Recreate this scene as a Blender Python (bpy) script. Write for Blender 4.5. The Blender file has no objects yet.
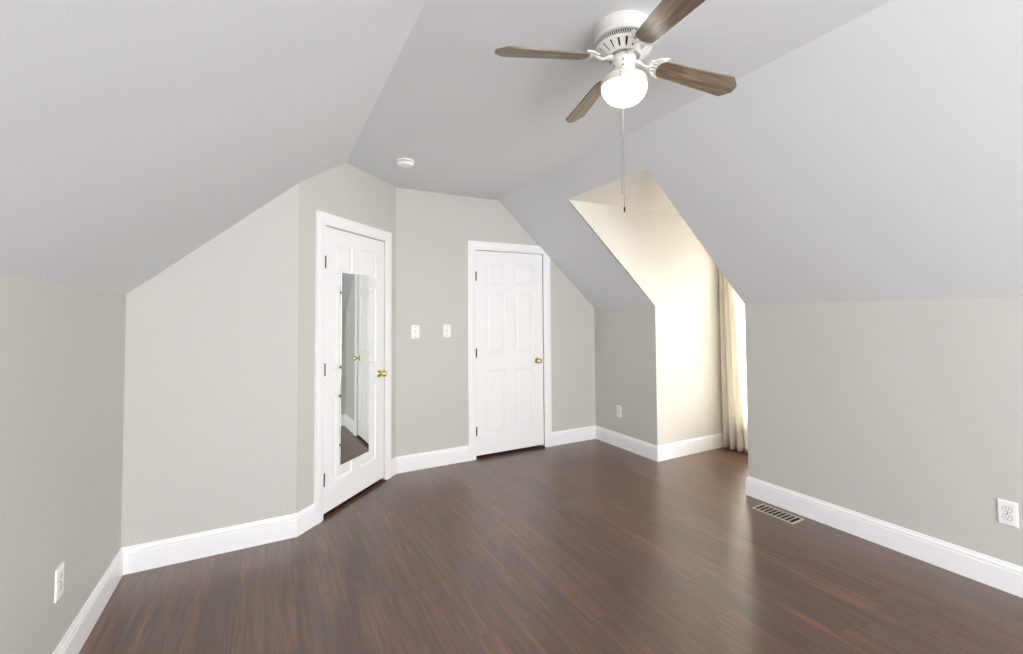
import bpy, bmesh, math, random
from mathutils import Vector, Matrix
random.seed(7)
C = bpy.context.scene.collection
S = bpy.context.scene

# ---------------------------------------------------------------- room measures (metres)
XL, XR = -0.6914, 3.1933          # left knee wall / right knee wall
ZL, ZR, ZC = 1.5309, 1.4642, 2.5642
XA, XB = 0.4887, 2.0028           # where the slopes meet the flat ceiling
YB, YC = 4.2748, 3.4030           # back wall / closet wall
A1 = Vector((0.1601, 3.4030)); B1 = Vector((0.9815, 4.2748))   # ends of the angled wall
Y1, Y2, ZD = 3.3051, 2.3327, 2.3845   # dormer cheeks and dormer ceiling
XW = 4.235                         # dormer window wall
YR = -2.3                         # gable wall behind
SR = (ZC - ZR) / (XR - XB)
SL = (ZC - ZL) / (XA - XL)
XD = XR - (ZD - ZR) / SR
YANG = A1.y + (B1.y - A1.y) * (XA - A1.x) / (B1.x - A1.x)
ZAT = ZL + SL * (A1.x - XL)
ANG = math.atan2(B1.y - A1.y, B1.x - A1.x)
LEN = (B1 - A1).length
TH = 0.10

# ---------------------------------------------------------------- camera
f_px, cx, cy = 465.55, 540.90, 298.61
yaw, pitch, roll = 0.5277, 0.0341, -0.0089
fw = Vector((math.sin(yaw) * math.cos(pitch), math.cos(yaw) * math.cos(pitch), math.sin(pitch)))
rt = Vector((math.cos(yaw), -math.sin(yaw), 0)); up = rt.cross(fw)
r2 = rt * math.cos(roll) + up * math.sin(roll)
u2 = -rt * math.sin(roll) + up * math.cos(roll)
cam_d = bpy.data.cameras.new('camera'); cam = bpy.data.objects.new('camera', cam_d); C.objects.link(cam)
m = Matrix((r2, u2, -fw)).transposed().to_4x4(); m.translation = (0, 0, 1.4); cam.matrix_world = m
cam_d.sensor_fit = 'HORIZONTAL'; cam_d.sensor_width = 36; cam_d.lens = f_px * 36 / 1023
cam_d.shift_x = -(cx - 511.5) / 1023; cam_d.shift_y = (cy - 327) / 1023
cam_d.clip_start = 0.02
S.camera = cam

# ---------------------------------------------------------------- daylight, exposure
W = bpy.data.worlds.new('world'); S.world = W; W.use_nodes = True
bg = W.node_tree.nodes['Background']; bg.inputs[0].default_value = (0.975, 0.985, 1.0, 1); bg.inputs[1].default_value = 7.0
def portal(name, loc, rot, sx, sy):
    d = bpy.data.lights.new(name, 'AREA'); d.shape = 'RECTANGLE'; d.size = sx; d.size_y = sy
    d.cycles.is_portal = True
    o = bpy.data.objects.new(name, d); C.objects.link(o); o.location = loc; o.rotation_euler = rot
DW = (2.43, 3.20, 0.28, 2.12)       # dormer window opening y0 y1 z0 z1
RW = (-0.62, 2.75, 0.10, 2.36)        # added gable window opening, sized for fill light: x0 x1 z0 z1
portal('dormer_daylight', (XW + 0.05, (DW[0] + DW[1]) / 2, (DW[2] + DW[3]) / 2), (0, math.radians(90), 0), DW[3] - DW[2], DW[1] - DW[0])
portal('gable_fill_daylight', ((RW[0] + RW[1]) / 2, YR - 0.05, (RW[2] + RW[3]) / 2), (math.radians(90), 0, 0), RW[1] - RW[0], RW[3] - RW[2])
dl = bpy.data.lights.new('dormer_window_light', 'AREA'); dl.shape = 'RECTANGLE'; dl.size = DW[3] - DW[2]; dl.size_y = DW[1] - DW[0]; dl.energy = 13; dl.color = (1.0, 0.978, 0.94)
dlo = bpy.data.objects.new('dormer_window_light', dl); C.objects.link(dlo); dlo.location = (XW + 0.12, (DW[0] + DW[1]) / 2, (DW[2] + DW[3]) / 2); dlo.rotation_euler = (0, math.radians(90), 0)
S.view_settings.view_transform = 'Standard'; S.view_settings.look = 'None'
S.view_settings.gamma = 1; S.view_settings.use_curve_mapping = False
S.view_settings.exposure = 0.68
S.cycles.use_denoising = True
S.cycles.max_bounces = 16; S.cycles.diffuse_bounces = 10; S.cycles.glossy_bounces = 6; S.cycles.transmission_bounces = 8
S.cycles.sample_clamp_indirect = 8

# ---------------------------------------------------------------- materials
def lin(c):
    return tuple(((v / 255) / 12.92 if v / 255 <= 0.04045 else ((v / 255 + 0.055) / 1.055) ** 2.4) for v in c) + (1,)
def mat(name, rgb, rough=0.5, metal=0.0, **kw):
    M = bpy.data.materials.new(name); M.use_nodes = True
    b = M.node_tree.nodes['Principled BSDF']
    b.inputs['Base Color'].default_value = lin(rgb); b.inputs['Roughness'].default_value = rough; b.inputs['Metallic'].default_value = metal
    for k, v in kw.items(): b.inputs[k.replace('_', ' ')].default_value = v
    return M
def N(M, t, **kw):
    n = M.node_tree.nodes.new(t)
    for k, v in kw.items(): setattr(n, k, v)
    return n
def bump_noise(M, scale, strength, dist=0.002):
    L = M.node_tree.links; b = M.node_tree.nodes['Principled BSDF']
    tc = N(M, 'ShaderNodeTexCoord'); n = N(M, 'ShaderNodeTexNoise'); n.inputs['Scale'].default_value = scale; n.inputs['Detail'].default_value = 3
    bp = N(M, 'ShaderNodeBump'); bp.inputs['Strength'].default_value = strength; bp.inputs['Distance'].default_value = dist
    L.new(tc.outputs['Object'], n.inputs['Vector']); L.new(n.outputs['Fac'], bp.inputs['Height']); L.new(bp.outputs['Normal'], b.inputs['Normal'])
def paint(name, rgb, rough):
    M = mat(name, rgb, rough); bump_noise(M, 260, 0.08, 0.0006); return M
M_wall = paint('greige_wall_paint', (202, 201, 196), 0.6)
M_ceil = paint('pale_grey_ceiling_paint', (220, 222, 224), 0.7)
M_dormer_lit = paint('wall_paint_lit_dormer', (223, 220, 212), 0.6)  # wall paint lightened inside the dormer; its brightness is put into the colour
M_trim = mat('white_semigloss_paint', (247, 247, 248), 0.35)
M_door = mat('white_door_paint', (246, 246, 246), 0.38)
M_plate = mat('white_plastic', (246, 246, 246), 0.3)
M_fan = mat('white_enamel', (226, 225, 220), 0.3)
M_dark = mat('dark_void', (22, 21, 20), 0.8)
M_brass = mat('polished_brass', (222, 203, 146), 0.16, 1.0)
M_hinge = mat('aged_nickel', (62, 58, 50), 0.38, 1.0)
M_vent = mat('antique_brass', (196, 188, 168), 0.4, 0.5)
M_mirror = mat('mirror_silver', (236, 240, 238), 0.015, 1.0)
M_edge = mat('mirror_edge_glass', (206, 214, 212), 0.1, 0.6)
M_thresh = mat('dark_red_oak', (70, 36, 23), 0.35)
M_chain = mat('nickel_bead_chain', (150, 148, 138), 0.35, 0.9)
M_steel = mat('rod_steel', (190, 190, 190), 0.3, 1.0)

def make_floor_mat():
    M = mat('dark_hand_scraped_plank', (90, 66, 56), 0.3); T = M.node_tree; L = T.links; b = T.nodes['Principled BSDF']
    tc = N(M, 'ShaderNodeTexCoord'); sp = N(M, 'ShaderNodeSeparateXYZ'); L.new(tc.outputs['Object'], sp.inputs[0])
    def math_(op, a, v=None, c=None):
        n = N(M, 'ShaderNodeMath', operation=op)
        for i, q in enumerate((a, v, c)):
            if q is None: continue
            if isinstance(q, (int, float)): n.inputs[i].default_value = q
            else: L.new(q, n.inputs[i])
        return n.outputs[0]
    PW, PL = 0.127, 1.22
    xs = math_('DIVIDE', sp.outputs['X'], PW); ix = math_('FLOOR', xs); fx = math_('FRACT', xs)
    wn = N(M, 'ShaderNodeTexWhiteNoise', noise_dimensions='1D'); L.new(ix, wn.inputs['W'])
    ys = math_('ADD', math_('DIVIDE', sp.outputs['Y'], PL), math_('MULTIPLY', wn.outputs['Value'], 3.7)); iy = math_('FLOOR', ys); fy = math_('FRACT', ys)
    cid = N(M, 'ShaderNodeCombineXYZ'); L.new(ix, cid.inputs[0]); L.new(iy, cid.inputs[1])
    w2 = N(M, 'ShaderNodeTexWhiteNoise', noise_dimensions='2D'); L.new(cid.outputs[0], w2.inputs['Vector'])
    def streak(sx, sy, det, rough, off):
        v = N(M, 'ShaderNodeCombineXYZ')
        L.new(math_('MULTIPLY', sp.outputs['X'], sx), v.inputs[0]); L.new(math_('MULTIPLY', sp.outputs['Y'], sy), v.inputs[1])
        L.new(math_('MULTIPLY', w2.outputs['Value'], off), v.inputs[2])
        n = N(M, 'ShaderNodeTexNoise'); n.inputs['Scale'].default_value = 1; n.inputs['Detail'].default_value = det; n.inputs['Roughness'].default_value = rough
        n.inputs['Distortion'].default_value = 0.25
        L.new(v.outputs[0], n.inputs['Vector']); return n.outputs['Fac']
    g1 = streak(42, 2.0, 5, 0.66, 40); g2 = streak(170, 5.0, 4, 0.7, 90); g3 = streak(8, 2.6, 3, 0.5, 20)
    cr = N(M, 'ShaderNodeValToRGB'); L.new(g1, cr.inputs[0]); e = cr.color_ramp.elements
    e[0].position = 0.22; e[0].color = lin((50, 33, 24)); e[1].position = 0.78; e[1].color = lin((152, 104, 74))
    q = e.new(0.46); q.color = lin((84, 57, 43)); q = e.new(0.6); q.color = lin((110, 74, 55))
    cr3 = N(M, 'ShaderNodeValToRGB'); L.new(g3, cr3.inputs[0]); e = cr3.color_ramp.elements
    e[0].position = 0.3; e[0].color = lin((72, 59, 43)); e[1].position = 0.74; e[1].color = lin((106, 66, 49))
    mx = N(M, 'ShaderNodeMixRGB'); mx.inputs[0].default_value = 0.32; L.new(cr.outputs[0], mx.inputs[1]); L.new(cr3.outputs[0], mx.inputs[2])
    cr2 = N(M, 'ShaderNodeValToRGB'); L.new(g2, cr2.inputs[0]); e = cr2.color_ramp.elements
    e[0].position = 0.3; e[0].color = (0.55, 0.55, 0.54, 1); e[1].position = 0.72; e[1].color = (1.5, 1.44, 1.36, 1)
    m2 = N(M, 'ShaderNodeMixRGB', blend_type='MULTIPLY'); m2.inputs[0].default_value = 1; L.new(mx.outputs[0], m2.inputs[1]); L.new(cr2.outputs[0], m2.inputs[2])
    tone = N(M, 'ShaderNodeMapRange'); L.new(w2.outputs['Value'], tone.inputs['Value']); tone.inputs['To Min'].default_value = 0.78; tone.inputs['To Max'].default_value = 1.16
    vm = N(M, 'ShaderNodeVectorMath', operation='SCALE'); L.new(m2.outputs[0], vm.inputs[0]); L.new(tone.outputs[0], vm.inputs['Scale'])
    ex = math_('MINIMUM', fx, math_('SUBTRACT', 1.0, fx)); ey = math_('MINIMUM', fy, math_('SUBTRACT', 1.0, fy))
    sx = math_('LESS_THAN', ex, 0.010); sy = math_('LESS_THAN', ey, 0.0013); seam = math_('MAXIMUM', sx, sy)
    m3 = N(M, 'ShaderNodeMixRGB'); L.new(math_('MULTIPLY', seam, 0.7), m3.inputs[0]); L.new(vm.outputs[0], m3.inputs[1]); m3.inputs[2].default_value = lin((34, 26, 22))
    L.new(m3.outputs[0], b.inputs['Base Color'])
    ro = N(M, 'ShaderNodeMapRange'); L.new(g1, ro.inputs['Value']); ro.inputs['To Min'].default_value = 0.285; ro.inputs['To Max'].default_value = 0.33; b.inputs['IOR'].default_value = 1.97
    L.new(ro.outputs[0], b.inputs['Roughness'])
    hh = math_('SUBTRACT', math_('ADD', math_('MULTIPLY', g2, 0.5), g1), seam)
    bp = N(M, 'ShaderNodeBump'); bp.inputs['Strength'].default_value = 0.09; bp.inputs['Distance'].default_value = 0.001
    L.new(hh, bp.inputs['Height']); L.new(bp.outputs[0], b.inputs['Normal'])
    return M
M_floor = make_floor_mat()

def make_blade_mat():
    M = mat('weathered_oak_laminate', (130, 112, 98), 0.3); T = M.node_tree; L = T.links; b = T.nodes['Principled BSDF']
    tc = N(M, 'ShaderNodeTexCoord'); mp = N(M, 'ShaderNodeMapping'); mp.inputs['Scale'].default_value = (3.2, 34, 1)
    L.new(tc.outputs['Object'], mp.inputs[0])
    n = N(M, 'ShaderNodeTexNoise'); n.inputs['Scale'].default_value = 1.6; n.inputs['Detail'].default_value = 5; n.inputs['Distortion'].default_value = 1.1
    L.new(mp.outputs[0], n.inputs['Vector'])
    cr = N(M, 'ShaderNodeValToRGB'); L.new(n.outputs['Fac'], cr.inputs[0]); e = cr.color_ramp.elements
    e[0].position = 0.3; e[0].color = lin((86, 73, 60)); e[1].position = 0.72; e[1].color = lin((150, 134, 115))
    q = e.new(0.5); q.color = lin((118, 102, 86))
    L.new(cr.outputs[0], b.inputs['Base Color'])
    return M
M_blade = make_blade_mat()

def make_curtain_mat():
    M = mat('cream_cotton', (247, 244, 238), 0.9); T = M.node_tree; L = T.links; b = T.nodes['Principled BSDF']
    tr = N(M, 'ShaderNodeBsdfTranslucent'); tr.inputs[0].default_value = lin((252, 250, 245))
    ms = N(M, 'ShaderNodeMixShader'); ms.inputs[0].default_value = 0.3
    L.new(b.outputs[0], ms.inputs[1]); L.new(tr.outputs[0], ms.inputs[2]); L.new(ms.outputs[0], T.nodes['Material Output'].inputs['Surface'])
    return M
M_curtain = make_curtain_mat()

def make_sheer_mat():
    M = mat('light_softening_sheer', (246, 245, 242), 0.9); T = M.node_tree; L = T.links; b = T.nodes['Principled BSDF']
    tr = N(M, 'ShaderNodeBsdfTranslucent'); tr.inputs[0].default_value = lin((250, 247, 238)); tp = N(M, 'ShaderNodeBsdfTransparent')
    m1 = N(M, 'ShaderNodeMixShader'); m1.inputs[0].default_value = 0.6; m2 = N(M, 'ShaderNodeMixShader'); m2.inputs[0].default_value = 0.06
    L.new(b.outputs[0], m1.inputs[1]); L.new(tr.outputs[0], m1.inputs[2]); L.new(m1.outputs[0], m2.inputs[1]); L.new(tp.outputs[0], m2.inputs[2])
    L.new(m2.outputs[0], T.nodes['Material Output'].inputs['Surface'])
    return M
M_sheer = make_sheer_mat()
def make_glass_mat():
    M = bpy.data.materials.new('window_glass'); M.use_nodes = True; T = M.node_tree; L = T.links; T.nodes.remove(T.nodes['Principled BSDF'])
    t = N(M, 'ShaderNodeBsdfTransparent'); g = N(M, 'ShaderNodeBsdfGlossy'); g.inputs['Roughness'].default_value = 0.02
    fr = N(M, 'ShaderNodeFresnel'); fr.inputs[0].default_value = 1.3; ms = N(M, 'ShaderNodeMixShader')
    L.new(fr.outputs[0], ms.inputs[0]); L.new(t.outputs[0], ms.inputs[1]); L.new(g.outputs[0], ms.inputs[2]); L.new(ms.outputs[0], T.nodes['Material Output'].inputs['Surface'])
    return M
M_glass = make_glass_mat()
M_bowl = mat('lit_opal_glass', (255, 252, 244), 0.25); b_ = M_bowl.node_tree.nodes['Principled BSDF']
b_.inputs['Emission Color'].default_value = (1, 0.93, 0.82, 1); b_.inputs['Emission Strength'].default_value = 6.0
M_rim = mat('frosted_glass_rim', (206, 205, 194), 0.2); b_ = M_rim.node_tree.nodes['Principled BSDF']
b_.inputs['Emission Color'].default_value = (1, 0.95, 0.86, 1); b_.inputs['Emission Strength'].default_value = 0.06

# ---------------------------------------------------------------- mesh helpers
def obj(name, bm, material, parent=None, smooth=False, loc=(0, 0, 0), rot=(0, 0, 0), extra=None):
    bmesh.ops.recalc_face_normals(bm, faces=bm.faces)
    me = bpy.data.meshes.new(name); bm.to_mesh(me); bm.free()
    me.materials.append(material)
    for x in (extra or []): me.materials.append(x)
    if smooth:
        for p in me.polygons: p.use_smooth = True
        me.set_sharp_from_angle(angle=math.radians(38))
    o = bpy.data.objects.new(name, me); C.objects.link(o); o.location = loc; o.rotation_euler = rot
    if parent: o.parent = parent
    return o
def tag(o, label, cat, group=None, kind=None):
    o['label'] = label; o['category'] = cat
    if group: o['group'] = group
    if kind: o['kind'] = kind
    return o
def thing(name, label, cat, loc, rotz=0, group=None):
    o = bpy.data.objects.new(name, None); C.objects.link(o); o.location = loc; o.rotation_euler = (0, 0, rotz); o.empty_display_size = 0.05
    return tag(o, label, cat, group)
def prism(bm, pts, off, mi=0):
    off = Vector(off); a = [bm.verts.new(p) for p in pts]; b = [bm.verts.new(Vector(p) + off) for p in pts]
    fs = [bm.faces.new(a), bm.faces.new(b[::-1])]
    n = len(pts)
    for i in range(n): fs.append(bm.faces.new((a[i], b[i], b[(i + 1) % n], a[(i + 1) % n])))
    for f in fs: f.material_index = mi
    return bm
def box(bm, lo, hi, mi=0):
    (x0, y0, z0), (x1, y1, z1) = lo, hi
    return prism(bm, [(x0, y0, z0), (x1, y0, z0), (x1, y1, z0), (x0, y1, z0)], (0, 0, z1 - z0), mi)
def bevelled(bm, w, seg=2):
    bmesh.ops.bevel(bm, geom=bm.edges[:], offset=w, segments=seg, affect='EDGES', profile=0.5); return bm
def lathe(bm, prof, seg=48, M=None, mi=0):
    M = M or Matrix(); rings = []
    for r, z in prof:
        if r < 1e-6: rings.append([bm.verts.new(M @ Vector((0, 0, z)))])
        else: rings.append([bm.verts.new(M @ Vector((r * math.cos(2 * math.pi * k / seg), r * math.sin(2 * math.pi * k / seg), z))) for k in range(seg)])
    out = []
    for a, b in zip(rings, rings[1:]):
        row = []
        for k in range(seg):
            k2 = (k + 1) % seg
            if len(a) == 1 and len(b) == 1: continue
            if len(a) == 1: f = bm.faces.new((a[0], b[k], b[k2]))
            elif len(b) == 1: f = bm.faces.new((a[k], a[k2], b[0]))
            else: f = bm.faces.new((a[k], a[k2], b[k2], b[k]))
            f.material_index = mi; row.append(f)
        out.append(row)
    return out
def tube(bm, pts, rad, seg=8, flat=1.0, mi=0):
    pts = [Vector(p) for p in pts]; n = len(pts); rads = rad if isinstance(rad, (list, tuple)) else [rad] * n
    rings = []
    for i, p in enumerate(pts):
        t = (pts[min(i + 1, n - 1)] - pts[max(i - 1, 0)]).normalized()
        ref = Vector((0, 0, 1)) if abs(t.z) < 0.9 else Vector((1, 0, 0))
        s = t.cross(ref).normalized(); u = s.cross(t).normalized()
        rings.append([bm.verts.new(p + s * (math.cos(2 * math.pi * k / seg) * rads[i]) + u * (math.sin(2 * math.pi * k / seg) * rads[i] * flat)) for k in range(seg)])
    for a, b in zip(rings, rings[1:]):
        for k in range(seg): bm.faces.new((a[k], a[(k + 1) % seg], b[(k + 1) % seg], b[k])).material_index = mi
    bm.faces.new(rings[0]).material_index = mi; bm.faces.new(rings[-1][::-1]).material_index = mi
    return bm
def struct(name, bm, material, label, cat, **kw):
    return tag(obj(name, bm, material, **kw), label, cat, kind='structure')
BM = bmesh.new

# ---------------------------------------------------------------- floor, walls, slopes, ceiling
bm = BM(); prism(bm, [(XL - 0.1, YR - 0.1, -0.12), (XW + 0.1, YR - 0.1, -0.12), (XW + 0.1, YB + 0.5, -0.12), (XL - 0.1, YB + 0.5, -0.12)], (0, 0, 0.12))
struct('floor', bm, M_floor, 'dark brown hand-scraped wood plank floor running the whole room', 'floor')

bm = BM(); prism(bm, [(XL, YR, 0), (XL, YC, 0), (XL, YC, ZL), (XL, YR, ZL)], (-TH, 0, 0))
struct('wall_left', bm, M_wall, 'low greige knee wall at far left with the white outlet', 'wall')
bm = BM(); prism(bm, [(XL, YC, 0), (A1.x, YC, 0), (A1.x, YC, ZAT), (XL, YC, ZL)], (0, TH, 0))
struct('wall_closet', bm, M_wall, 'bare greige wall between left knee wall and the mirrored door, slanted top', 'wall')

D1S, D2X, DOW, DOH = 0.248, 1.751, 0.764, 2.042      # door openings
def ang(s, y=0.0, z=0.0):     # angled wall frame -> world
    t = (B1 - A1).normalized(); n = Vector((-t.y, t.x)); p = A1 + t * s + n * y
    return Vector((p.x, p.y, z))
sA = (XA - A1.x) / math.cos(ANG); G = 0.003
bm = BM(); prism(bm, [ang(0), ang(D1S - G), ang(D1S - G, 0, DOH), ang(D1S + DOW + G, 0, DOH), ang(D1S + DOW + G), ang(LEN), ang(LEN, 0, ZC), ang(sA, 0, ZC), ang(0, 0, ZAT)], ang(0, TH) - ang(0))
struct('wall_angled', bm, M_wall, 'greige angled corner wall around the mirrored white door', 'wall')
bm = BM(); prism(bm, [(B1.x, YB, 0), (D2X - G, YB, 0), (D2X - G, YB, DOH), (D2X + DOW + G, YB, DOH), (D2X + DOW + G, YB, 0), (XR, YB, 0), (XR, YB, ZR), (XB, YB, ZC), (B1.x, YB, ZC)], (0, TH, 0))
struct('wall_back', bm, M_wall, 'greige back wall holding the two light switches and plain white door', 'wall')
bm = BM(); prism(bm, [(XR, Y1, 0), (XR, YB, 0), (XR + 0.055, YB, 0), (XR + 0.055, Y1 + 0.055, 0)], (0, 0, ZR))
struct('wall_right_far', bm, M_wall, 'short greige knee wall between back wall and dormer opening', 'wall')
bm = BM(); prism(bm, [(XR, YR, 0), (XR, Y2, 0), (XR + 0.055, Y2 - 0.055, 0), (XR + 0.055, YR, 0)], (0, 0, ZR))
struct('wall_right', bm, M_wall, 'long greige knee wall at right of the dormer, above the floor vent', 'wall')
def cheek(y, d):
    F = [(XR, y, 0), (XW, y, 0), (XW, y, ZD), (XD, y, ZD), (XR, y, ZR)]
    K = [(XR + 0.06, y + d, 0), (XW, y + d, 0), (XW, y + d, ZD + 0.05), (XD + 0.05, y + d, ZD + 0.05), (XR + 0.06, y + d, ZR + 0.01)]
    bm = BM(); a = [bm.verts.new(p) for p in F]; k = [bm.verts.new(p) for p in K]; bm.faces.new(a); bm.faces.new(k[::-1])
    for i in range(5): bm.faces.new((a[i], k[i], k[(i + 1) % 5], a[(i + 1) % 5]))
    return bm
struct('wall_dormer_far', cheek(Y1, 0.06), M_dormer_lit, 'brightly lit dormer cheek wall beside the curtain, light put into its paint', 'wall')
struct('wall_dormer_near', cheek(Y2, -0.06), M_dormer_lit, 'dormer cheek wall hidden behind the right knee wall edge', 'wall')
y0, y1, z0, z1 = DW
bm = BM()
for lo, hi in (((XW, Y2 - .06, 0), (XW + TH, Y1 + .06, z0)), ((XW, Y2 - .06, z1), (XW + TH, Y1 + .06, ZD + .1)), ((XW, Y2 - .06, z0), (XW + TH, y0, z1)), ((XW, y1, z0), (XW + TH, Y1 + .06, z1))): box(bm, lo, hi)
struct('wall_dormer_end', bm, M_dormer_lit, 'dormer end wall around the window behind the curtain', 'wall')
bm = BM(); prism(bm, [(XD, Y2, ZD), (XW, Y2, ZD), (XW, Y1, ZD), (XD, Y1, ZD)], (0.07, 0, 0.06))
struct('ceiling_dormer', bm, M_dormer_lit, 'triangle of flat dormer ceiling, brightened in its paint, behind the fan pull chains', 'ceiling')
bm = BM(); prism(bm, [(XA, YR, ZC), (XA, YANG, ZC), (B1.x, YB, ZC), (XB, YB, ZC), (XB, YR, ZC)], (0, 0, TH))
struct('ceiling', bm, M_ceil, 'flat pale grey ceiling strip carrying the fan', 'ceiling')
zl = lambda x: ZL + SL * (x - XL)
bm = BM(); prism(bm, [(x, y, zl(x)) for x, y in ((XL, YR), (XL, YC), (A1.x, YC), (XA, YANG), (XA, YR))], (-0.07, 0, 0.08))
struct('ceiling_slope_left', bm, M_ceil, 'pale sloped ceiling at left above the knee wall', 'ceiling')
zr = lambda x: ZR + SR * (XR - x)
bm = BM(); prism(bm, [(x, y, zr(x)) for x, y in ((XB, YR), (XR, YR), (XR, Y2), (XD, Y2), (XD, Y1), (XR, Y1), (XR, YB), (XB, YB))], (0.004, 0, 0.006))
struct('ceiling_slope_right', bm, M_ceil, 'grey sloped ceiling at right cut by the dormer opening', 'ceiling')
bm = BM(); prism(bm, [(x, y, zr(x) + 0.02) for x, y in ((XB, YR), (XR, YR), (XR, Y2 - .06), (XD, Y2 - .06), (XD, Y1 + .06), (XR, Y1 + .06), (XR, YB), (XB, YB))], (0.06, 0, 0.07))
struct('roof_slope_right', bm, M_ceil, 'roof boarding above the right sloped ceiling', 'roof')
x0, x1, z0, z1 = RW
bm = BM()
for lo, hi in (((XL - TH, YR - TH, 0), (XR + TH, YR, z0)), ((XL - TH, YR - TH, z1), (XR + TH, YR, ZC + TH)), ((XL - TH, YR - TH, z0), (x0, YR, z1)), ((x1, YR - TH, z0), (XR + TH, YR, z1))): box(bm, lo, hi)
struct('wall_rear', bm, M_wall, 'gable wall behind the viewer around the added window', 'wall')
for nm, fr, lb in (('light_block_closet', ang, 'added dark box behind the mirrored door, blocking outside light'), ('light_block_door', lambda s, y=0, z=0: Vector((s + D2X - D1S, YB + y, z)), 'added dark box behind the plain white door, blocking outside light')):
    bm = BM(); a, b = D1S - 0.1, D1S + DOW + 0.1  # closed dark box added behind each door to keep sky light out
    prism(bm, [fr(a, TH, 0), fr(b, TH, 0), fr(b, 0.22, 0), fr(a, 0.22, 0)], (0, 0, 0.001))
    prism(bm, [fr(a, 0.2, 0), fr(b, 0.2, 0), fr(b, 0.2, 2.15), fr(a, 0.2, 2.15)], fr(0, 0.03) - fr(0, 0))
    prism(bm, [fr(a, TH, 2.12), fr(b, TH, 2.12), fr(b, 0.2, 2.12), fr(a, 0.2, 2.12)], (0, 0, 0.03))
    for s in (a, b - 0.02): prism(bm, [fr(s, TH, 0), fr(s + 0.02, TH, 0), fr(s + 0.02, 0.2, 0), fr(s, 0.2, 0)], (0, 0, 2.12))
    struct(nm, bm, M_dark, lb, 'wall')

# ---------------------------------------------------------------- baseboards (mitred ogee profile)
BP = [(0, 0), (0.0145, 0), (0.0145, 0.108), (0.0105, 0.111), (0.0105, 0.114), (0.0135, 0.117), (0.0135, 0.123), (0.0115, 0.128), (0.0075, 0.132), (0.006, 0.140), (0.004, 0.145), (0, 0.145)]
def baseboards(path, names, ends=(None, None)):
    P = [Vector(p) for p in path]; n = len(P)
    nor = []
    for a, b in zip(P, P[1:]):
        t = (b - a).normalized(); nor.append(Vector((t.y, -t.x)))       # room lies to the right of the walk
    mit = []
    for i in range(n):
        if i == 0: mit.append(nor[0])
        elif i == n - 1: mit.append(nor[-1])
        else: mit.append((nor[i - 1] + nor[i]) / (1 + nor[i - 1].dot(nor[i])))
    for i, (nm, lb) in enumerate(names):
        bm = BM()
        ra, rb = [[bm.verts.new((P[k].x + mit[k].x * d, P[k].y + mit[k].y * d, z)) for d, z in BP] for k in (i, i + 1)]
        for k in range(len(BP)):
            k2 = (k + 1) % len(BP); bm.faces.new((ra[k], ra[k2], rb[k2], rb[k]))
        bm.faces.new(ra); bm.faces.new(rb[::-1])
        struct(nm, bm, M_trim, lb, 'baseboard')
CW = 0.082; CI = 0.005
dA = ang(D1S - CI - CW); dB = ang(D1S + DOW + CI + CW)
baseboards([(XL, YR), (XL, YC), (A1.x, YC), (dA.x, dA.y)],
           [('baseboard_left', 'white baseboard along the left knee wall under its outlet'), ('baseboard_closet', 'long white baseboard between the left corner and the mirrored door wall'), ('baseboard_angled', 'short white baseboard left of the mirrored door')])
baseboards([(dB.x, dB.y), (B1.x, YB), (D2X - CI - CW, YB)],
           [('baseboard_angled_end', 'tiny white baseboard piece right of the mirrored door'), ('baseboard_back', 'white baseboard under the two light switches')])
baseboards([(D2X + DOW + CI + CW, YB), (XR, YB), (XR, Y1), (XW, Y1)],
           [('baseboard_back_right', 'white baseboard right of the plain white door'), ('baseboard_right_far', 'white baseboard under the small far outlet'), ('baseboard_dormer', 'white baseboard below the bright dormer cheek')])
baseboards([(XW, Y2), (XR, Y2), (XR, YR)],
           [('baseboard_dormer_near', 'white baseboard on the hidden dormer cheek'), ('baseboard_right', 'long white baseboard on the right knee wall behind the floor vent')])

# ---------------------------------------------------------------- doors
CP = [(0, 0), (0, 0.009), (0.004, 0.011), (0.012, 0.011), (0.018, 0.0145), (0.030, 0.0165), (0.052, 0.0185), (0.062, 0.0185), (0.068, 0.0165), (0.074, 0.0175), (CW, 0.0165), (CW, 0)]
def casing(name, lab, loc, rotz, clip=None):
    bm = BM(); w, h = DOW + 2 * CI, DOH + CI
    path = [(-CI, 0, (-1, 0)), (-CI, h, (-1, 1)), (w - CI, h, (1, 1)), (w - CI, 0, (1, 0))]
    rings = [[bm.verts.new((x + mx * a, -d, z + mz * a)) for a, d in CP] for x, z, (mx, mz) in path]
    for ra, rb in zip(rings, rings[1:]):
        for k in range(len(CP)):
            k2 = (k + 1) % len(CP); bm.faces.new((ra[k], ra[k2], rb[k2], rb[k]))
    bm.faces.new(rings[0]); bm.faces.new(rings[-1][::-1])
    if clip:
        r = bmesh.ops.bisect_plane(bm, geom=bm.verts[:] + bm.edges[:] + bm.faces[:], plane_co=clip[0], plane_no=clip[1], clear_outer=True)
        bmesh.ops.holes_fill(bm, edges=[e for e in bm.edges if e.is_boundary])
    # jamb lining the opening, with stop behind the slab
    for x in (-G, DOW + G):
        s = 1 if x < 0 else -1
        box(bm, (min(x, x - s * 0.002), 0, 0.0), (max(x, x - s * 0.002), TH, DOH))
        box(bm, (min(x, x + s * 0.014), 0.044, 0.0), (max(x, x + s * 0.014), 0.056, DOH))
    box(bm, (0.011, 0.044, DOH - 0.014), (DOW - 0.011, 0.056, DOH))
    return struct(name, bm, M_trim, lab, 'door casing', loc=loc, rot=(0, 0, rotz))

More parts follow.
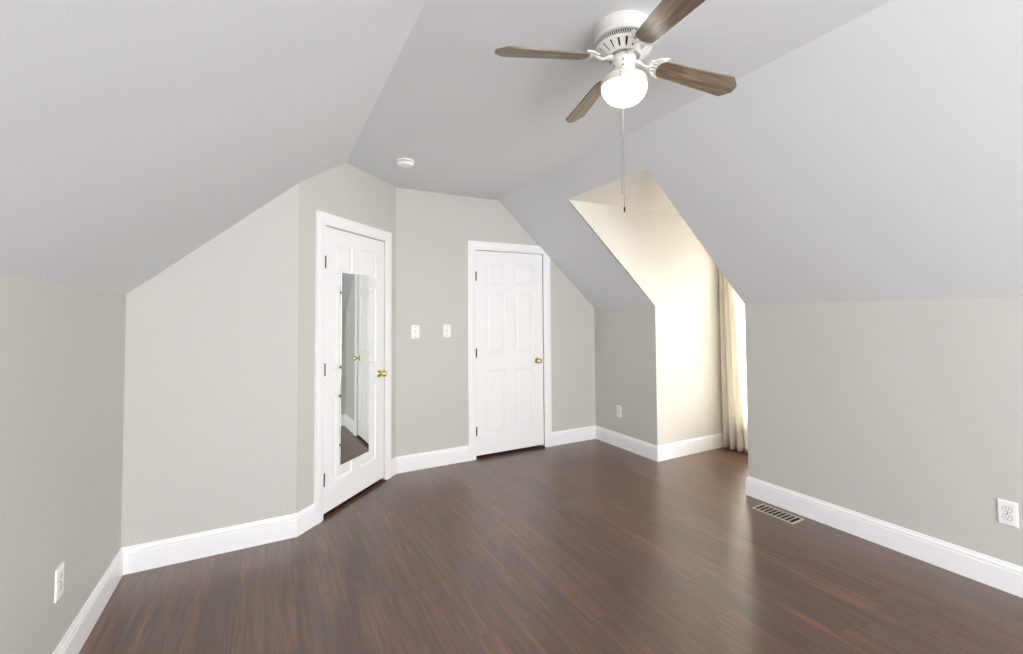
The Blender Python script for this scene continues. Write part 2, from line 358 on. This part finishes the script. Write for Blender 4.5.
PX = [(0.112, 0.330), (0.432, 0.650)]; PZ = [(0.215, 0.845), (1.012, 1.628), (1.708, 1.932)]
def door(name, lab, loc, rotz):
    bm = BM(); yf, yb, z0, z1, x0, x1 = 0.004, 0.039, 0.030, 2.038, 0.001, DOW - 0.001
    xs = [x0] + [v for p in PX for v in p] + [x1]; zs = [z0] + [v for p in PZ for v in p] + [z1]
    V = {}
    def v(x, y, z):
        k = (round(x, 5), round(y, 5), round(z, 5))
        if k not in V: V[k] = bm.verts.new(k)
        return V[k]
    for i in range(len(xs) - 1):
        for j in range(len(zs) - 1):
            a, b, c, d = xs[i], xs[i + 1], zs[j], zs[j + 1]
            if i % 2 == 1 and j % 2 == 1:
                prev = None
                for ins, dep in ((0, 0), (0.004, 0.001), (0.010, 0.0075), (0.016, 0.0085), (0.022, 0.0085), (0.040, 0.002), (0.045, 0.0015)):
                    ring = [v(a + ins, yf + dep, c + ins), v(b - ins, yf + dep, c + ins), v(b - ins, yf + dep, d - ins), v(a + ins, yf + dep, d - ins)]
                    if prev:
                        for k in range(4): bm.faces.new((prev[k], prev[(k + 1) % 4], ring[(k + 1) % 4], ring[k]))
                    prev = ring
                bm.faces.new(prev)
            else: bm.faces.new((v(a, yf, c), v(b, yf, c), v(b, yf, d), v(a, yf, d)))
    # edges and back
    for (xa, za, xb, zb) in ((x0, z0, x1, z0), (x1, z0, x1, z1), (x1, z1, x0, z1), (x0, z1, x0, z0)):
        bm.faces.new((bm.verts.new((xa, yf, za)), bm.verts.new((xb, yf, zb)), bm.verts.new((xb, yb, zb)), bm.verts.new((xa, yb, za))))
    bm.faces.new([bm.verts.new(p) for p in ((x0, yb, z0), (x1, yb, z0), (x1, yb, z1), (x0, yb, z1))])
    bmesh.ops.remove_doubles(bm, verts=bm.verts[:], dist=1e-5)
    o = struct(name, bm, M_door, lab, 'door', loc=loc, rot=(0, 0, rotz))
    for z in (0.268, 1.028, 1.782):      # hinges: knuckles with pin tips and leaf
        bm = BM()
        for k in range(5): lathe(bm, [(0, -0.0082), (0.0078, -0.0082), (0.0078, 0.0082), (0, 0.0082)], 14, Matrix.Translation((-0.001, -0.0065, z + (k - 2) * 0.0174)))
        for s in (-1, 1): lathe(bm, [(0, s * 0.046), (0.004, s * 0.0455), (0.0045, s * 0.043), (0, s * 0.043)], 14, Matrix.Translation((-0.001, -0.0065, z)))
        box(bm, (-0.003, -0.006, z - 0.043), (0.0012, 0.004, z + 0.043))
        obj('hinge', bm, M_hinge, o, smooth=True)
    kx, kz = 0.692, 0.915; R = Matrix.Translation((kx, 0.004, kz)) @ Matrix.Rotation(math.radians(90), 4, 'X')
    bm = BM(); lathe(bm, [(0, 0), (0.0325, 0), (0.0325, 0.003), (0.029, 0.007), (0.018, 0.0085), (0.0115, 0.011), (0, 0.011)], 40, R)
    kn = BM(); lathe(kn, [(0, 0.009), (0.0115, 0.009), (0.0105, 0.02), (0.012, 0.027), (0.02, 0.033), (0.0255, 0.042), (0.0265, 0.05), (0.024, 0.058), (0.018, 0.0635), (0.011, 0.0645), (0.009, 0.0625), (0, 0.062)], 40, R)
    k = obj('knob', kn, M_brass, o, smooth=True); obj('rosette', bm, M_brass, k, smooth=True)
    bm = BM(); box(bm, (DOW - 0.003, -0.0022, kz - 0.03), (DOW + 0.006, 0.0032, kz + 0.03)); bevelled(bm, 0.0008, 1)
    obj('strike_plate', bm, M_brass, o)
    return o
def threshold(name, lab, loc, rotz):
    bm = BM(); prism(bm, [(-G + 0.002, -0.022, 0.001), (-G + 0.002, -0.022, 0.006), (-G + 0.002, -0.012, 0.011), (-G + 0.002, 0.09, 0.011), (-G + 0.002, 0.1, 0.001)], (DOW + 2 * G - 0.004, 0, 0))
    struct(name, bm, M_thresh, lab, 'threshold', loc=loc, rot=(0, 0, rotz))
L1 = ang(D1S); L2 = Vector((D2X, YB, 0))
door_m = door('door_1', 'white six-panel door in the angled wall with a long mirror on it', L1, ANG)
door_p = door('door_2', 'plain white six-panel door without mirror in the back wall', L2, 0)
casing('trim_1', 'white moulded casing around the mirrored door', L1, ANG)
nsl = Vector((SR, 0, 1)).normalized()
casing('trim_2', 'white casing around the plain door, top right corner cut by the slope', L2, 0,
       (Vector((XB - D2X, 0, ZC)) - nsl * 0.002, nsl))
threshold('trim_3', 'dark reddish wood threshold under the mirrored door', L1, ANG)
threshold('trim_4', 'dark wood threshold under the plain white door', L2, 0)

# mirror on the angled door
t = thing('door_mirror', 'tall narrow frameless mirror hung on the white door in the angled wall', 'mirror', L1, ANG)
mx0, mx1, mz0, mz1 = 0.181, 0.535, 0.312, 1.724
bm = BM(); box(bm, (mx0, -0.0035, mz0), (mx1, 0.0032, mz1)); bevelled(bm, 0.0012, 1)
for f in bm.faces: f.material_index = 1
bm.faces.ensure_lookup_table()
for f in bm.faces:
    if f.calc_area() > 0.3 and f.calc_center_median().y < 0: f.material_index = 0
obj('mirror_glass', bm, M_mirror, t, extra=[M_edge])
for z in (0.46, 0.815, 1.025, 1.574):
    bm = BM(); box(bm, (mx0 - 0.006, -0.0055, z - 0.009), (mx0 + 0.005, 0.0032, z + 0.009)); bevelled(bm, 0.0015, 1)
    obj('clip', bm, M_hinge, t)

# ---------------------------------------------------------------- electrical plates (local frame: +x right, -y out of the wall)
def plate_bm(w=0.076, h=0.121):
    bm = BM()
    prev = None
    for ins, y in ((0, 0), (0, -0.002), (0.0015, -0.0045), (0.005, -0.006), (0.008, -0.0062)):
        ring = [bm.verts.new((sx * (w / 2 - ins), y, sz * (h / 2 - ins))) for sx, sz in ((-1, -1), (1, -1), (1, 1), (-1, 1))]
        if prev:
            for k in range(4): bm.faces.new((prev[k], prev[(k + 1) % 4], ring[(k + 1) % 4], ring[k]))
        else: bm.faces.new(ring[::-1])
        prev = ring
    bm.faces.new(prev); return bm
def screw_bm(z):
    bm = BM(); lathe(bm, [(0, 0), (0.0034, 0), (0.003, 0.0012), (0, 0.0014)], 14, Matrix.Translation((0, -0.0062, z)) @ Matrix.Rotation(math.radians(90), 4, 'X'))
    return bm
def outlet(lab, loc, rotz):
    t = thing('wall_outlet', lab, 'outlet', loc, rotz, 'duplex wall outlets')
    obj('cover_plate', plate_bm(), M_plate, t)
    for s in (-1, 1):
        bm = BM(); pts = []
        for k in range(24):
            a = 2 * math.pi * k / 24; pts.append((0.0172 * math.cos(a), -0.0060, max(-0.0125, min(0.0125, 0.0172 * math.sin(a))) + s * 0.0195))
        prism(bm, pts, (0, -0.0024, 0)); r = obj('receptacle', bm, M_plate, t)
        bm = BM(); prism(bm, [(x * 1.09, -0.0059, s * 0.0195 + (z - s * 0.0195) * 1.11) for x, y, z in pts], (0, -0.0006, 0)); obj('recess_gap', bm, M_hinge, r)
        bm = BM()
        for x, h in ((-0.0063, 0.0085), (0.0063, 0.007)): box(bm, (x - 0.0014, -0.0087, s * 0.0195 + 0.003 - h / 2), (x + 0.0014, -0.008, s * 0.0195 + 0.003 + h / 2))
        lathe(bm, [(0, 0.0082), (0.0024, 0.0082), (0.0024, 0.0087), (0, 0.0087)], 12, Matrix.Translation((0, 0, s * 0.0195 - 0.0075)) @ Matrix.Rotation(math.radians(90), 4, 'X'))
        obj('socket_holes', bm, M_dark, r)
    obj('screw', screw_bm(0), M_hinge, t, smooth=True)
    return t
outlet('white duplex wall outlet at the right edge of the picture, low on the knee wall', (XR, 0.870, 0.389), math.radians(-90))
outlet('small far white wall outlet on the knee wall beside the dormer', (XR, 3.861, 0.371), math.radians(-90))
outlet('white duplex wall outlet at far left seen edge-on above the baseboard', (XL, 2.516, 0.388), math.radians(90))
def switch(lab, x, tilt):
    t = thing('light_switch', lab, 'light switch', (x, YB, 1.252), 0, 'light switches on the back wall')
    obj('cover_plate', plate_bm(), M_plate, t)
    bm = BM(); box(bm, (-0.0055, -0.0066, -0.0125), (0.0055, -0.0055, 0.0125)); obj('toggle_slot', bm, M_vent, t)
    bm = BM(); box(bm, (-0.0042, -0.017, -0.005), (0.0042, -0.006, 0.005)); bevelled(bm, 0.001, 1)
    bmesh.ops.rotate(bm, verts=bm.verts[:], cent=(0, -0.006, 0), matrix=Matrix.Rotation(tilt, 3, 'X')); obj('toggle', bm, M_plate, t)
    for z in (-0.041, 0.041): obj('screw', screw_bm(z), M_hinge, t, smooth=True)
switch('white light switch beside the mirrored door, left of the pair', 1.156, math.radians(28))
switch('white light switch nearer the plain white door, right of the pair', 1.457, math.radians(-28))

# ---------------------------------------------------------------- smoke detector
t = thing('smoke_detector', 'round white smoke detector on the ceiling near the angled wall', 'smoke detector', (0.871, 3.50, ZC))
bm = BM(); lathe(bm, [(0, 0), (0.066, 0), (0.066, -0.006), (0.063, -0.011), (0, -0.011)], 40); obj('base_ring', bm, M_plate, t, smooth=True)
bm = BM(); lathe(bm, [(0, -0.011), (0.057, -0.011), (0.0565, -0.016), (0, -0.016)], 40); obj('vent_gap', bm, M_hinge, t, smooth=True)
bm = BM(); lathe(bm, [(0, -0.016), (0.061, -0.016), (0.060, -0.026), (0.052, -0.036), (0.03, -0.041), (0.016, -0.041), (0.015, -0.043), (0, -0.043)], 40); obj('cover', bm, M_plate, t, smooth=True)
bm = BM(); lathe(bm, [(0, -0.039), (0.003, -0.039), (0.003, -0.042), (0, -0.0425)], 12, Matrix.Translation((0.032, -0.01, 0))); obj('indicator_light', bm, M_vent, t)

# ---------------------------------------------------------------- floor register
t = thing('floor_vent', 'antique brass floor register lying beside the right baseboard', 'floor vent', (3.064, 2.020, 0))
w, l, e = 0.067, 0.152, 0.0125
bm = BM()
ring = []
for ins, z in ((0, 0), (0.001, 0.003), (0.004, 0.0065), (e - 0.002, 0.0065), (e, 0.0045), (e, 0.0004)):
    ring.append([bm.verts.new((sx * (w - ins), sy * (l - ins), z)) for sx, sy in ((-1, -1), (1, -1), (1, 1), (-1, 1))])
for p, q in zip(ring, ring[1:] + ring[:1]):
    for k in range(4): bm.faces.new((p[k], p[(k + 1) % 4], q[(k + 1) % 4], q[k]))
obj('frame', bm, M_vent, t)
bm = BM(); box(bm, (-w + e, -l + e, 0.0004), (w - e, l - e, 0.0008)); obj('duct_opening', bm, M_dark, t)
for k in range(1, 9):
    y = -l + e + k * (2 * l - 2 * e) / 9
    bm = BM(); prism(bm, [(-w + e, y - 0.0042, 0.0052), (-w + e, y + 0.0042, 0.0052), (-w + e, y + 0.003, 0.001), (-w + e, y - 0.003, 0.001)], (2 * w - 2 * e, 0, 0)); obj('bar', bm, M_vent, t)

# ---------------------------------------------------------------- dormer window, curtain, rod
def window(name, lab, orient, a0, a1, z0, z1, pos):
    P = (lambda a, d, z: (pos + d, a, z)) if orient == 'x' else (lambda a, d, z: (a, pos - d, z))
    def bx(bm, a, b, d0, d1, c, e):
        p, q = P(a, d0, c), P(b, d1, e); box(bm, tuple(map(min, p, q)), tuple(map(max, p, q)))
    bm = BM(); k = 0.075      # casing on the room side, jamb, stool
    bx(bm, a0 - k, a0, -0.018, 0, z0 - k, z1 + k); bx(bm, a1, a1 + k, -0.018, 0, z0 - k, z1 + k)
    bx(bm, a0, a1, -0.018, 0, z1, z1 + k); bx(bm, a0, a1, -0.018, 0, z0 - k, z0)
    o = struct(name, bm, M_trim, lab, 'window')
    bm = BM(); bx(bm, a0 - 0.03, a1 + 0.03, -0.05, 0.02, z0 - 0.012, z0 + 0.012); obj('sill', bm, M_trim, o)
    zm = (z0 + z1) / 2
    for nm, za, zb, d in (('upper_sash', zm - 0.02, z1, 0.06), ('lower_sash', z0 + 0.012, zm + 0.02, 0.03)):
        bm = BM(); s = 0.04
        bx(bm, a0, a0 + s, d, d + 0.03, za, zb); bx(bm, a1 - s, a1, d, d + 0.03, za, zb); bx(bm, a0 + s, a1 - s, d, d + 0.03, za, za + s); bx(bm, a0 + s, a1 - s, d, d + 0.03, zb - s, zb)
        sa = obj(nm, bm, M_trim, o)
        bm = BM(); bx(bm, a0 + s - .005, a1 - s + .005, d + 0.013, d + 0.017, za + s - .005, zb - s + .005); obj('pane', bm, M_glass, sa)
    return o
window('window_1', 'white double-hung dormer window glowing behind the cream curtain', 'x', *DW, XW)
window('added_gable_window', 'added unseen window behind the viewer, sized to light the room', 'y', *RW, YR)  # gable window added out of view, sized to fill the room with daylight
bm = BM(); tube(bm, [(4.125, Y2 + 0.002, 2.235), (4.125, Y1 - 0.002, 2.235)], 0.010, 16)
for y in (Y2 + 0.006, Y1 - 0.006): tube(bm, [(4.125, y - 0.005, 2.235), (4.125, y + 0.005, 2.235)], 0.02, 16)
tube(bm, [(4.188, Y2 + 0.002, 2.232), (4.188, Y1 - 0.002, 2.232)], 0.003, 10)
tag(obj('curtain_rod', bm, M_steel, smooth=True), 'steel curtain rod across the dormer above the curtain', 'curtain rod')
bm = BM(); nu, nz = 110, 40; grid = []
for j in range(nz + 1):
    f = j / nz; z = 2.205 + (0.014 - 2.205) * f; row = []
    for i in range(nu + 1):
        s = i / nu
        wid = 0.165 + 0.115 * f ** 1.3
        ph = 2 * math.pi * 3.3 * s + 2.2 + 0.35 * math.sin(s * 4)
        y = 3.286 - wid * s + 0.008 * math.sin(2 * ph)
        x = 4.122 + (0.044 + 0.004 * f) * math.copysign(abs(math.sin(ph)) ** 0.8, math.sin(ph))
        if f < 0.035: x = 4.125 + (x - 4.125) * 0.8
        row.append(bm.verts.new((x, y, z + (0.004 * math.sin(ph * 1.0) if j == nz else 0))))
    grid.append(row)
for j in range(nz):
    for i in range(nu): bm.faces.new((grid[j][i], grid[j][i + 1], grid[j + 1][i + 1], grid[j + 1][i]))
cur = obj('curtain', bm, M_curtain, smooth=True)
sm = cur.modifiers.new('thickness', 'SOLIDIFY'); sm.thickness = 0.0022; sm.offset = 0
for k in range(6):
    bm = BM(); y = 3.285 - k * 0.029
    tube(bm, [(4.125 + 0.017 * math.cos(q * math.pi / 10), y, 2.232 + 0.017 * math.sin(q * math.pi / 10)) for q in range(21)], 0.0022, 8)
    box(bm, (4.123, y - 0.002, 2.198), (4.127, y + 0.002, 2.216)); obj('curtain_ring', bm, M_steel, cur, smooth=True)
tag(cur, 'cream pleated full-length curtain hanging at the dormer window', 'curtain')

bm = BM(); grid = []  # sheer added across the window to soften the dormer light
for j in range(13):
    f = j / 12
    grid.append([bm.verts.new((4.196 + 0.009 * math.sin(i * 0.9) * (0.7 + 0.3 * f), Y2 + 0.012 + (Y1 - Y2 - 0.024) * i / 120, 2.20 - 2.185 * f)) for i in range(121)])
for j in range(12):
    for i in range(120): bm.faces.new((grid[j][i], grid[j][i + 1], grid[j + 1][i + 1], grid[j + 1][i]))
sh = obj('added_sheer_diffuser', bm, M_sheer, smooth=True)
for k in range(9):
    y = Y2 + 0.05 + k * 0.085
    bm = BM(); tube(bm, [(4.196, y, 2.198), (4.196, y, 2.222), (4.188, y, 2.229)], 0.002, 6); obj('hook', bm, M_steel, sh)
tag(sh, 'added white sheer softening the dormer window light behind the cream curtain', 'light diffuser')

# ---------------------------------------------------------------- ceiling fan
FX, FY, FZ = 1.2378, 1.4356, 2.4409
t = thing('ceiling_fan', 'white hugger ceiling fan with four wood-grain blades and lit bowl light', 'ceiling fan', (FX, FY, ZC))
Z = lambda z: z - ZC
bm = BM()
lathe(bm, [(0, Z(ZC)), (0.117, Z(ZC)), (0.1175, Z(2.556)), (0.114, Z(2.553)), (0.114, Z(2.540)), (0.117, Z(2.537)), (0.117, Z(2.515)), (0.114, Z(2.512)), (0.1135, Z(2.505)), (0.106, Z(2.503)), (0.106, Z(2.480)), (0.1135, Z(2.478)), (0.1135, Z(2.472))], 140)
rows = lathe(bm, [(0.1135, Z(2.472)), (0.108, Z(2.468)), (0.099, Z(2.462)), (0.084, Z(2.453)), (0.073, Z(2.447)), (0.066, Z(2.444)), (0.0635, Z(2.4445)), (0.062, Z(2.456)), (0, Z(2.456))], 140)
bmesh.ops.remove_doubles(bm, verts=bm.verts[:], dist=1e-5)
slots = []
fan_faces = [f for f in bm.faces]
for f in fan_faces:
    c = f.calc_center_median(); r = math.hypot(c.x, c.y); a = math.degrees(math.atan2(c.y, c.x)) % 360
    if 0.074 < r < 0.107 and Z(2.444) < c.z < Z(2.470) and int(round((a * 140 / 360) - 0.5)) % 7 in (0, 1): slots.append(f)
sl = {}
for f in slots: sl.setdefault(round((math.degrees(math.atan2(f.calc_center_median().y, f.calc_center_median().x)) % 360) * 140 / 360 - 0.5) // 7, []).append(f)
for g in sl.values():
    r = bmesh.ops.extrude_face_region(bm, geom=g)
    vs = [v for v in r['geom'] if isinstance(v, bmesh.types.BMVert)]
    bmesh.ops.translate(bm, verts=vs, vec=(0, 0, 0.008))
    for q in r['geom']:
        if isinstance(q, bmesh.types.BMFace): q.material_index = 1
    bmesh.ops.delete(bm, geom=[f for f in g if f.is_valid], context='FACES_ONLY')
obj('motor_housing', bm, M_fan, t, smooth=True, extra=[M_dark])
bm = BM(); lathe(bm, [(0.1065, Z(2.503)), (0.1065, Z(2.480))], 96); obj('vent_backing', bm, M_dark, t, smooth=True)
bm = BM()
for k in range(80):
    for s in (-1, 1):
        a0 = 2 * math.pi * k / 80; pts = []
        for q in range(4):
            a = a0 + s * q / 3 * 2 * math.pi / 80; pts.append((0.1105 * math.cos(a), 0.1105 * math.sin(a), Z(2.504 - 0.0255 * q / 3)))
        tube(bm, pts, 0.0009, 5)
obj('vent_lattice', bm, M_fan, t)
# blades and irons
AL, DROOP = -0.2906, math.radians(5.8)
def blade_bm():
    bm = BM(); w0, w1 = 0.0397, 0.0550; pts = []
    for k in range(13):
        a = math.pi / 2 + math.pi * k / 12; pts.append((0.184 + 0.030 * math.cos(a), w0 * math.sin(a)))
    pts += [(0.490, -w1), (0.499, -w1 + 0.003), (0.5325, -w1 + 0.034), (0.535, -w1 + 0.042), (0.535, w1 - 0.042), (0.5325, w1 - 0.034), (0.499, w1 - 0.003), (0.490, w1)]
    prism(bm, [(x, y, -0.003) for x, y in pts], (0, 0, 0.006)); return bm
def iron_bm():
    bm = BM(); ca, sa = math.cos(AL), math.sin(AL)
    def P(x, y, z): return (x, y * ca - z * sa, y * sa + z * ca)
    zb = 0.0045
    arm = [(0.052, 0, 0.003), (0.064, 0, 0.003), (0.078, 0, -0.002), (0.094, 0, -0.009), (0.106, 0, -0.008), (0.118, 0, -0.001), P(0.130, 0, zb)]
    tube(bm, arm, [0.013, 0.013, 0.011, 0.0095, 0.009, 0.009, 0.008], 10, 0.5)
    lathe(bm, [(0, -0.003), (0.010, -0.003), (0.011, 0.004), (0, 0.004)], 16, Matrix.Translation((0.060, 0.0, -0.003)))
    out = []                                             # crescent hugging the blade root
    for k in range(21):
        a = math.radians(92) + math.radians(176) * k / 20; out.append(P(0.186 + 0.062 * math.cos(a), 0.051 * math.sin(a), zb))
    tube(bm, out, [0.003] + [0.0052] * 19 + [0.003], 8, 0.7)
    inn = []
    for k in range(15):
        a = math.radians(105) + math.radians(150) * k / 14; inn.append(P(0.188 + 0.038 * math.cos(a), 0.042 * math.sin(a), zb))
    tube(bm, inn, 0.005, 8, 0.7)
    for a in (118, 138, 159, 180, 201, 222, 242):        # bars between the two arcs
        r = math.radians(a)
        tube(bm, [P(0.186 + 0.061 * math.cos(r), 0.050 * math.sin(r), zb), P(0.188 + 0.038 * math.cos(r), 0.042 * math.sin(r), zb)], 0.0036, 8, 0.7)
    for s in (-1, 1):                                    # scrolls beside the arm
        tube(bm, [P(0.124, 0, zb), P(0.114, s * 0.010, zb), P(0.116, s * 0.022, zb), P(0.127, s * 0.025, zb), P(0.132, s * 0.017, zb)], 0.0036, 8, 0.7)
    bm2 = [P(x, y, zb) for x, y in ((0.150, 0.030), (0.150, -0.030), (0.205, -0.014), (0.205, 0.014))]
    prism(bm, bm2, Vector(P(0, 0, 0.003)))               # plate screwed on top of the blade
    return bm
B0 = I0 = None
for k, (dz, dth, dal) in enumerate(((-0.0033, -0.72, -0.3), (0.0027, 2.63, -3.5), (-0.0006, -0.29, 4.0), (0.0013, -1.61, -0.1))):
    a = -0.2282 + k * math.pi / 2 + math.radians(dth); zz = Z(FZ + dz)
    if B0 is None:
        B0 = obj('blade', blade_bm(), M_blade, t); I0 = obj('blade_iron', iron_bm(), M_fan, t, smooth=True); b, ir = B0, I0
    else:
        b, ir = B0.copy(), I0.copy(); C.objects.link(b); C.objects.link(ir)
    b.location = ir.location = (0, 0, zz); b.rotation_euler = (AL + math.radians(dal), DROOP, a); ir.rotation_euler = (math.radians(dal), DROOP, a)
# light kit
bm = BM(); lathe(bm, [(0, Z(2.4555)), (0.030, Z(2.4555)), (0.030, Z(2.446)), (0.046, Z(2.446)), (0.050, Z(2.440)), (0.050, Z(2.430)), (0.044, Z(2.426)), (0.044, Z(2.376)), (0.048, Z(2.372)), (0, Z(2.372))], 48)
sw = obj('switch_housing', bm, M_fan, t, smooth=True)
for a, z in ((-2.35, 2.414), (-2.35, 2.392), (-3.3, 2.40), (-3.3, 2.383)):
    bm = BM(); lathe(bm, [(0, 0), (0.0032, 0), (0.003, 0.002), (0, 0.0022)], 10, Matrix.Rotation(a, 4, 'Z') @ Matrix.Translation((0.044, 0, Z(z))) @ Matrix.Rotation(math.radians(90), 4, 'Y'))
    obj('screw', bm, M_hinge, sw)
bm = BM(); lathe(bm, [(0.046, Z(2.372)), (0.060, Z(2.369)), (0.076, Z(2.362)), (0.086, Z(2.354)), (0.0905, Z(2.351)), (0.0905, Z(2.346)), (0.05, Z(2.346)), (0, Z(2.346))], 64)
obj('fitter_pan', bm, M_fan, t, smooth=True)
bm = BM(); lathe(bm, [(0.087, Z(2.3465)), (0.0915, Z(2.3455)), (0.0935, Z(2.340)), (0.0935, Z(2.327)), (0.0925, Z(2.321)), (0.0915, Z(2.320))], 64)
obj('bowl_collar', bm, M_rim, t, smooth=True)
bm = BM(); prof = [(0.0915, Z(2.3205))]
for k in range(1, 13):
    a = math.pi / 2 * k / 12; prof.append((0.0915 * math.cos(a) ** 0.95 if k < 12 else 0, Z(2.3205 - 0.073 * math.sin(a))))
lathe(bm, prof, 64); bowl = obj('light_bowl', bm, M_bowl, t, smooth=True); bowl['label'] = 'glowing white glass bowl'
# pull chains: one hanging in front of the bowl, a longer one behind it
def chain(pts, bob, k):
    bm = BM(); tube(bm, pts, 0.0011, 6)
    c = obj('pull_chain', bm, M_chain, t); x, y, z = pts[-1]
    bm = BM(); lathe(bm, [(0, z + 0.001), (0.002 * k, z), (0.0035 * k, z - 0.008 * k), (0.004 * k, z - 0.018 * k), (0.002 * k, z - 0.024 * k), (0, z - 0.0245 * k)], 14, Matrix.Translation((x, y, 0))); obj('pull_knob', bm, bob, c, smooth=True)
d = Vector((-0.668, -0.744)); p = d * 0.101 + Vector((-0.010, 0.006)); q = d * 0.046
chain([(q.x, q.y, Z(2.395)), (d.x * .075, d.y * .075, Z(2.376)), (p.x * .97, p.y * .97, Z(2.35)), (p.x, p.y, Z(2.33)), (p.x, p.y, Z(1.870))], M_chain, 0.45)
d = Vector((0.655, 0.755)); p = d * 0.100 + Vector((-0.006, 0.0035)); q = d * 0.046
chain([(q.x, q.y, Z(2.395)), (d.x * .075, d.y * .075, Z(2.376)), (p.x * .97, p.y * .97, Z(2.35)), (p.x, p.y, Z(2.33)), (p.x, p.y, Z(1.855))], M_hinge, 1.0)
